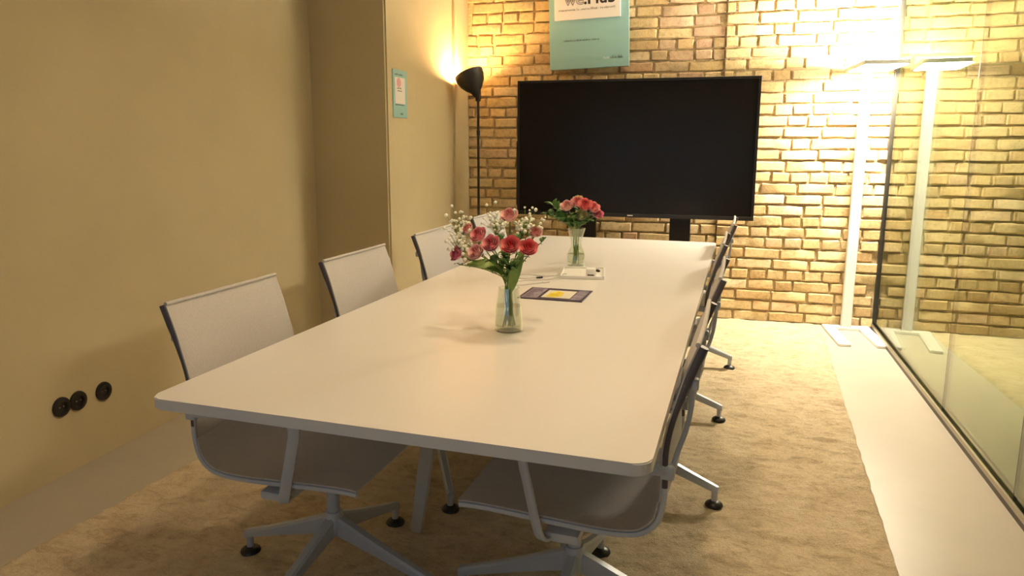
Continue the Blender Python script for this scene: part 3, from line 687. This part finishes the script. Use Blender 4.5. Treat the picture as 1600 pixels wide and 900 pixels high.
def rose(head, R, col, label, vbase, neck, group, seed, leaves=2):
    rn = random.Random(seed); head = Vector(head)
    t = thing('rose', label, 'rose', tuple(vbase), 0, group)
    hd = head - vbase; nk = neck - vbase
    d = (head - neck); d.z = max(d.z, 0.02); d = (d.normalized() + Vector((0, -0.95, 0.30))).normalized(); q = Vector((0, 0, 1)).rotation_difference(d)
    o = obj('bloom', bloom(R, seed), ROSE[col], t, True); o.location = hd; o.rotation_mode = 'QUATERNION'; o.rotation_quaternion = q
    sp = bmesh.new()
    for k in range(5):
        a = k * 2 * PI / 5; leafmesh(sp, (0, 0, -R * 0.62), (R * 0.75 * math.cos(a), R * 0.75 * math.sin(a), -R * 0.25), R * 0.14)
    so = obj('sepals', sp, M['stem'], o, True)
    p = stem_path(Vector((rn.uniform(-0.02, 0.02), rn.uniform(-0.02, 0.02), 0.016)), nk, hd - d * R * 0.5)
    obj('stem', tube(p, 0.0022, 6), M['stem'], t, True)
    for k in range(leaves):
        i = int(len(p) * (0.62 + 0.13 * k)); a = rn.uniform(0, 2 * PI); lb = bmesh.new()
        leafmesh(lb, p[i], p[i] + Vector((0.042 * math.cos(a), 0.042 * math.sin(a), 0.012)), 0.011, 0.008); obj('leaf', lb, M['leaf'], t, True)
    return t
G1 = 'roses in the front vase'; N1 = V1 + Vector((0.005, 0, 0.150)); y1 = 2.13
R1 = [((-0.634, 2.19, 1.105), 0.026, 'pale', 'pale pink rose standing highest in the front bouquet'),
      ((-0.789, y1, 0.986), 0.023, 'deep', 'deep pink rose at the far left edge of the front bouquet'),
      ((-0.717, 2.11, 0.996), 0.025, 'pale', 'pale pink rose low in the front bouquet above the big leaf'),
      ((-0.666, 2.10, 1.026), 0.026, 'pink', 'pink rose at the centre of the front bouquet'),
      ((-0.604, 2.10, 1.024), 0.027, 'red', 'coral red rose right of centre in the front bouquet'),
      ((-0.556, 2.13, 1.014), 0.026, 'red', 'coral red rose at the far right edge of the front bouquet'),
      ((-0.723, 2.15, 1.045), 0.025, 'pink', 'half open pink rose above the low pale rose, left in the front bouquet'),
      ((-0.771, 2.18, 1.060), 0.018, 'pale', 'small salmon pink rosebud at the upper left of the front bouquet'),
      ((-0.556, 2.22, 1.052), 0.020, 'pale', 'small salmon rosebud behind the rightmost rose of the front bouquet')]
for k, a in enumerate(R1): rose(a[0], a[1], a[2], a[3], V1, N1 + Vector((random.uniform(-0.015, 0.015), random.uniform(-0.015, 0.015), 0)), G1, 20 + k)
G2 = 'roses in the far carafe'; N2 = V2 + Vector((0, 0, 0.16))
R2_ = [((-0.702, 3.44, 1.034), 0.030, 'pale', 'salmon pink rose at the left of the far bouquet'),
       ((-0.655, 3.46, 1.052), 0.030, 'pink', 'mid pink rose at the top of the far bouquet'),
       ((-0.612, 3.43, 1.042), 0.032, 'red', 'bright coral red rose in the far bouquet'),
       ((-0.578, 3.46, 1.028), 0.029, 'pink', 'pink rose at the right of the far bouquet'),
       ((-0.628, 3.42, 0.995), 0.027, 'cream', 'greenish cream rose low in the far bouquet'),
       ((-0.560, 3.48, 0.998), 0.026, 'deep', 'deep pink rose drooping at the right edge of the far bouquet'),
       ((-0.665, 3.52, 1.064), 0.022, 'cream', 'greenish cream bud at the very top of the far bouquet')]
for k, a in enumerate(R2_): rose(a[0], a[1], a[2], a[3], V2, N2 + Vector((random.uniform(-0.015, 0.015), random.uniform(-0.015, 0.015), 0)), G2, 60 + k, 3)
def filler(head, label, vbase, neck, group, seed, spread=0.045, n=60):
    rn = random.Random(seed); head = Vector(head); t = thing('white_filler_sprig', label, 'flower sprig', tuple(vbase), 0, group)
    hd = head - vbase; nk = neck - vbase
    obj('stem', tube(stem_path(Vector((0, 0, 0.016)), nk, hd - Vector((0, 0, spread))), 0.0014, 5), M['stem'], t, True)
    tw = bmesh.new(); bl = bmesh.new(); root = hd - Vector((0, 0, spread))
    for i in range(n):
        p = hd + Vector((rn.gauss(0, spread * 0.48), rn.gauss(0, spread * 0.48), rn.gauss(0, spread * 0.42)))
        sweep(tw, [root, (root + p) / 2 + Vector((0, 0, 0.004)), p], circ(0.0006, 3))
        bmesh.ops.create_icosphere(bl, subdivisions=1, radius=rn.uniform(0.0035, 0.0072), matrix=Matrix.Translation(p))
    obj('twigs', tw, M['stem'], t); o = obj('blossoms', bl, M['blossom'], t, True); o['kind'] = 'stuff'
for k, (p, lab) in enumerate((((-0.80, 2.20, 1.065), 'white filler sprig at the upper left of the front bouquet'), ((-0.69, 2.22, 1.085), 'white filler sprig left of the topmost pale rose in the front bouquet'),
                              ((-0.585, 2.22, 1.085), 'white filler sprig right of the topmost pale rose in the front bouquet'), ((-0.782, 2.14, 1.020), 'white filler sprig just above the deep pink rose at the left edge'))):
    filler(p, lab, V1, N1, 'white filler sprigs in the front vase', 80 + k)
def greenery(vbase, neck, tips, label, name, mt, group, seed, lw=0.014, nl=7, start=0.35):
    rn = random.Random(seed); t = thing(name, label, 'greenery', tuple(vbase), 0, group); hd = Vector(tips) - vbase; nk = neck - vbase
    p = stem_path(Vector((rn.uniform(-.015, .015), rn.uniform(-.015, .015), 0.016)), nk, hd); obj('stem', tube(p, 0.0018, 5), M['stem'], t, True)
    L = len(p)
    for k in range(nl):
        i = min(L - 1, int(L * (start + (1 - start) * k / max(1, nl - 1)))); a = rn.uniform(0, 2 * PI); d = (p[i] - p[i - 1]).normalized()
        v = Vector((math.cos(a), math.sin(a), 0.2)) * 0.8 + d * 0.9; lb = bmesh.new()
        leafmesh(lb, p[i], p[i] + v.normalized() * lw * 3.2, lw, 0.006); obj('leaf', lb, mt, t, True)
for k, (tip, lab) in enumerate((((-0.80, 2.17, 0.945), 'dark drooping leaves under the deep pink rose of the front bouquet'), ((-0.52, 2.19, 1.035), 'thin leafy twig reaching out at the right of the front bouquet'),
                                ((-0.63, 2.12, 0.985), 'dark leaves under the central roses of the front bouquet'), ((-0.60, 2.24, 1.07), 'leafy sprig behind the coral red rose of the front bouquet'),
                                ((-0.70, 2.25, 1.06), 'leafy sprig behind the half open pink rose of the front bouquet'),
                                ((-0.585, 2.12, 0.972), 'dark leaves under the coral red roses of the front bouquet'), ((-0.675, 2.13, 0.965), 'dark leaves above the big broad leaf of the front bouquet'))):
    greenery(V1, N1, tip, lab, 'leafy_sprig', M['leaf'], 'greenery in the front vase', 120 + k, 0.007 if k in (0, 1) else 0.013, 9)
t = thing('broad_leaf', 'large broad green leaf curving left below the front bouquet', 'leaf', tuple(V1))
lb = bmesh.new(); leafmesh(lb, (0.0, -0.01, 0.185), (-0.125, -0.05, 0.235), 0.026, 0.012, Vector((0, -0.6, 1))); obj('blade', lb, M['leaf2'], t, True)
obj('stem', tube([(0.005, 0, 0.02), (0.01, 0, 0.12), (0.0, -0.01, 0.19)], 0.003, 6), M['stem'], t, True)
t = thing('broad_leaf', 'upright broad green leaf on the right of the front bouquet', 'leaf', tuple(V1))
lb = bmesh.new(); leafmesh(lb, (0.012, -0.02, 0.13), (0.058, -0.03, 0.275), 0.018, 0.0, Vector((0, -1, 0.2))); obj('blade', lb, M['leaf2'], t, True)
obj('stem', tube([(0.008, 0, 0.02), (0.012, 0, 0.09), (0.012, -0.02, 0.135)], 0.003, 6), M['stem'], t, True)
for k, (tip, lab) in enumerate((((-0.775, 3.45, 1.035), 'leafy green branch at the upper left of the far bouquet'), ((-0.795, 3.46, 0.985), 'leafy green branch at the lower left of the far bouquet'),
                                ((-0.735, 3.43, 0.97), 'dark green leaves at the left of the far carafe rim'), ((-0.665, 3.40, 0.985), 'dark green leaves below the roses of the far bouquet'),
                                ((-0.60, 3.42, 0.965), 'dark green leaves at the right of the far carafe rim'))):
    greenery(V2, N2, tip, lab, 'leafy_branch', M['leaf'], 'greenery in the far carafe', 160 + k, 0.016, 15, 0.5)

# ------------------------------------------------------------------ things on the table
mg = thing('magazine', 'flat dark magazine with a yellow picture lying beside the front vase', 'magazine', (-0.745, 2.684, TZ), math.radians(-1.5))
obj('cover', B(0, 0.262, 0, 0.222, 0.0, 0.004, 0.001), M['mag_dark'], mg)
obj('printed_strip', B(0.012, 0.075, 0.012, 0.21, 0.0035, 0.0046), M['mag_lilac'], mg)
obj('printed_strip', B(0.210, 0.252, 0.02, 0.205, 0.0035, 0.0046), M['mag_lilac'], mg)
obj('printed_picture', B(0.088, 0.205, 0.035, 0.180, 0.0035, 0.0046), M['mag_white'], mg)
bm = bmesh.new(); prism(bm, [(0.105, 0.05), (0.14, 0.04), (0.165, 0.075), (0.158, 0.14), (0.13, 0.165), (0.108, 0.12)], 0.0044, 0.0051); obj('printed_figure', bm, M['mag_yellow'], mg)
rn = random.Random(4); bm = bmesh.new()
for i in range(9): box(bm, 0.018, 0.018 + rn.uniform(0.02, 0.05), 0.024 + i * 0.02, 0.029 + i * 0.02, 0.0044, 0.0049)
obj('small_print', bm, M['ink'], mg)
tr = thing('cable_tray', 'shallow white tray with adapters behind the magazine', 'tray', (-0.672, 3.150, TZ), math.radians(8))
bm = B(0, 0.20, 0, 0.26, 0, 0.006, 0.002)
obj('plate', bm, M['white'], tr)
rm = bmesh.new()
for a in ((0, 0.20, 0, 0.006), (0, 0.20, 0.254, 0.26), (0, 0.006, 0, 0.26), (0.194, 0.20, 0, 0.26)): box(rm, a[0], a[1], a[2], a[3], 0.004, 0.014, 0.001)
obj('rim', rm, M['white'], tr)
ad = thing('adapter', 'small white cube adapter on the cable tray', 'adapter', (-0.562, 3.20, TZ + 0.006), math.radians(10))
obj('body', B(0, 0.046, 0, 0.046, 0, 0.036, 0.005, 3), M['white'], ad, True); obj('port', B(0.008, 0.038, -0.001, 0.002, 0.004, 0.011), M['ink_soft'], ad)
pk = thing('clicker', 'small dark remote clicker at the far end of the cable tray', 'remote', (-0.53, 3.33, TZ + 0.006), 0.5)
obj('body', B(0, 0.016, 0, 0.045, 0, 0.010, 0.004, 3), M['dark_cable'], pk, True); obj('button', B(0.004, 0.012, 0.028, 0.036, 0.009, 0.0115, 0.001), M['ink_white'], pk)
def cable(pts, r, mt, label, plug=None):
    c = thing('cable', label, 'cable', (pts[0][0], pts[0][1], TZ)); o = Vector((pts[0][0], pts[0][1], 0))
    p = smooth_path([Vector((x, y, z)) - o for x, y, z in pts], 6); obj('cord', tube(p, r, 6), mt, c, True)
    d = (p[-1] - p[-4]).normalized(); obj('plug', sweep(bmesh.new(), [p[-1], p[-1] + d * 0.03], rrect(0.012, 0.007, 0.002, 2)), M['dark_cable'] if plug else mt, c, True)
cable([(-0.66, 3.17, 0.012), (-0.72, 3.10, 0.003), (-0.80, 3.06, 0.003), (-0.86, 2.98, 0.003), (-0.82, 2.93, 0.003), (-0.76, 2.98, 0.003), (-0.72, 3.02, 0.003)], 0.0026, M['cable'], 'thin white cable looping from the tray toward the magazine')
cable([(-0.655, 3.22, 0.012), (-0.74, 3.18, 0.003), (-0.84, 3.20, 0.003), (-0.90, 3.12, 0.003), (-0.83, 3.09, 0.003), (-0.775, 3.12, 0.004)], 0.0024, M['cable'], 'thin pale cable with a dark plug left of the tray', True)
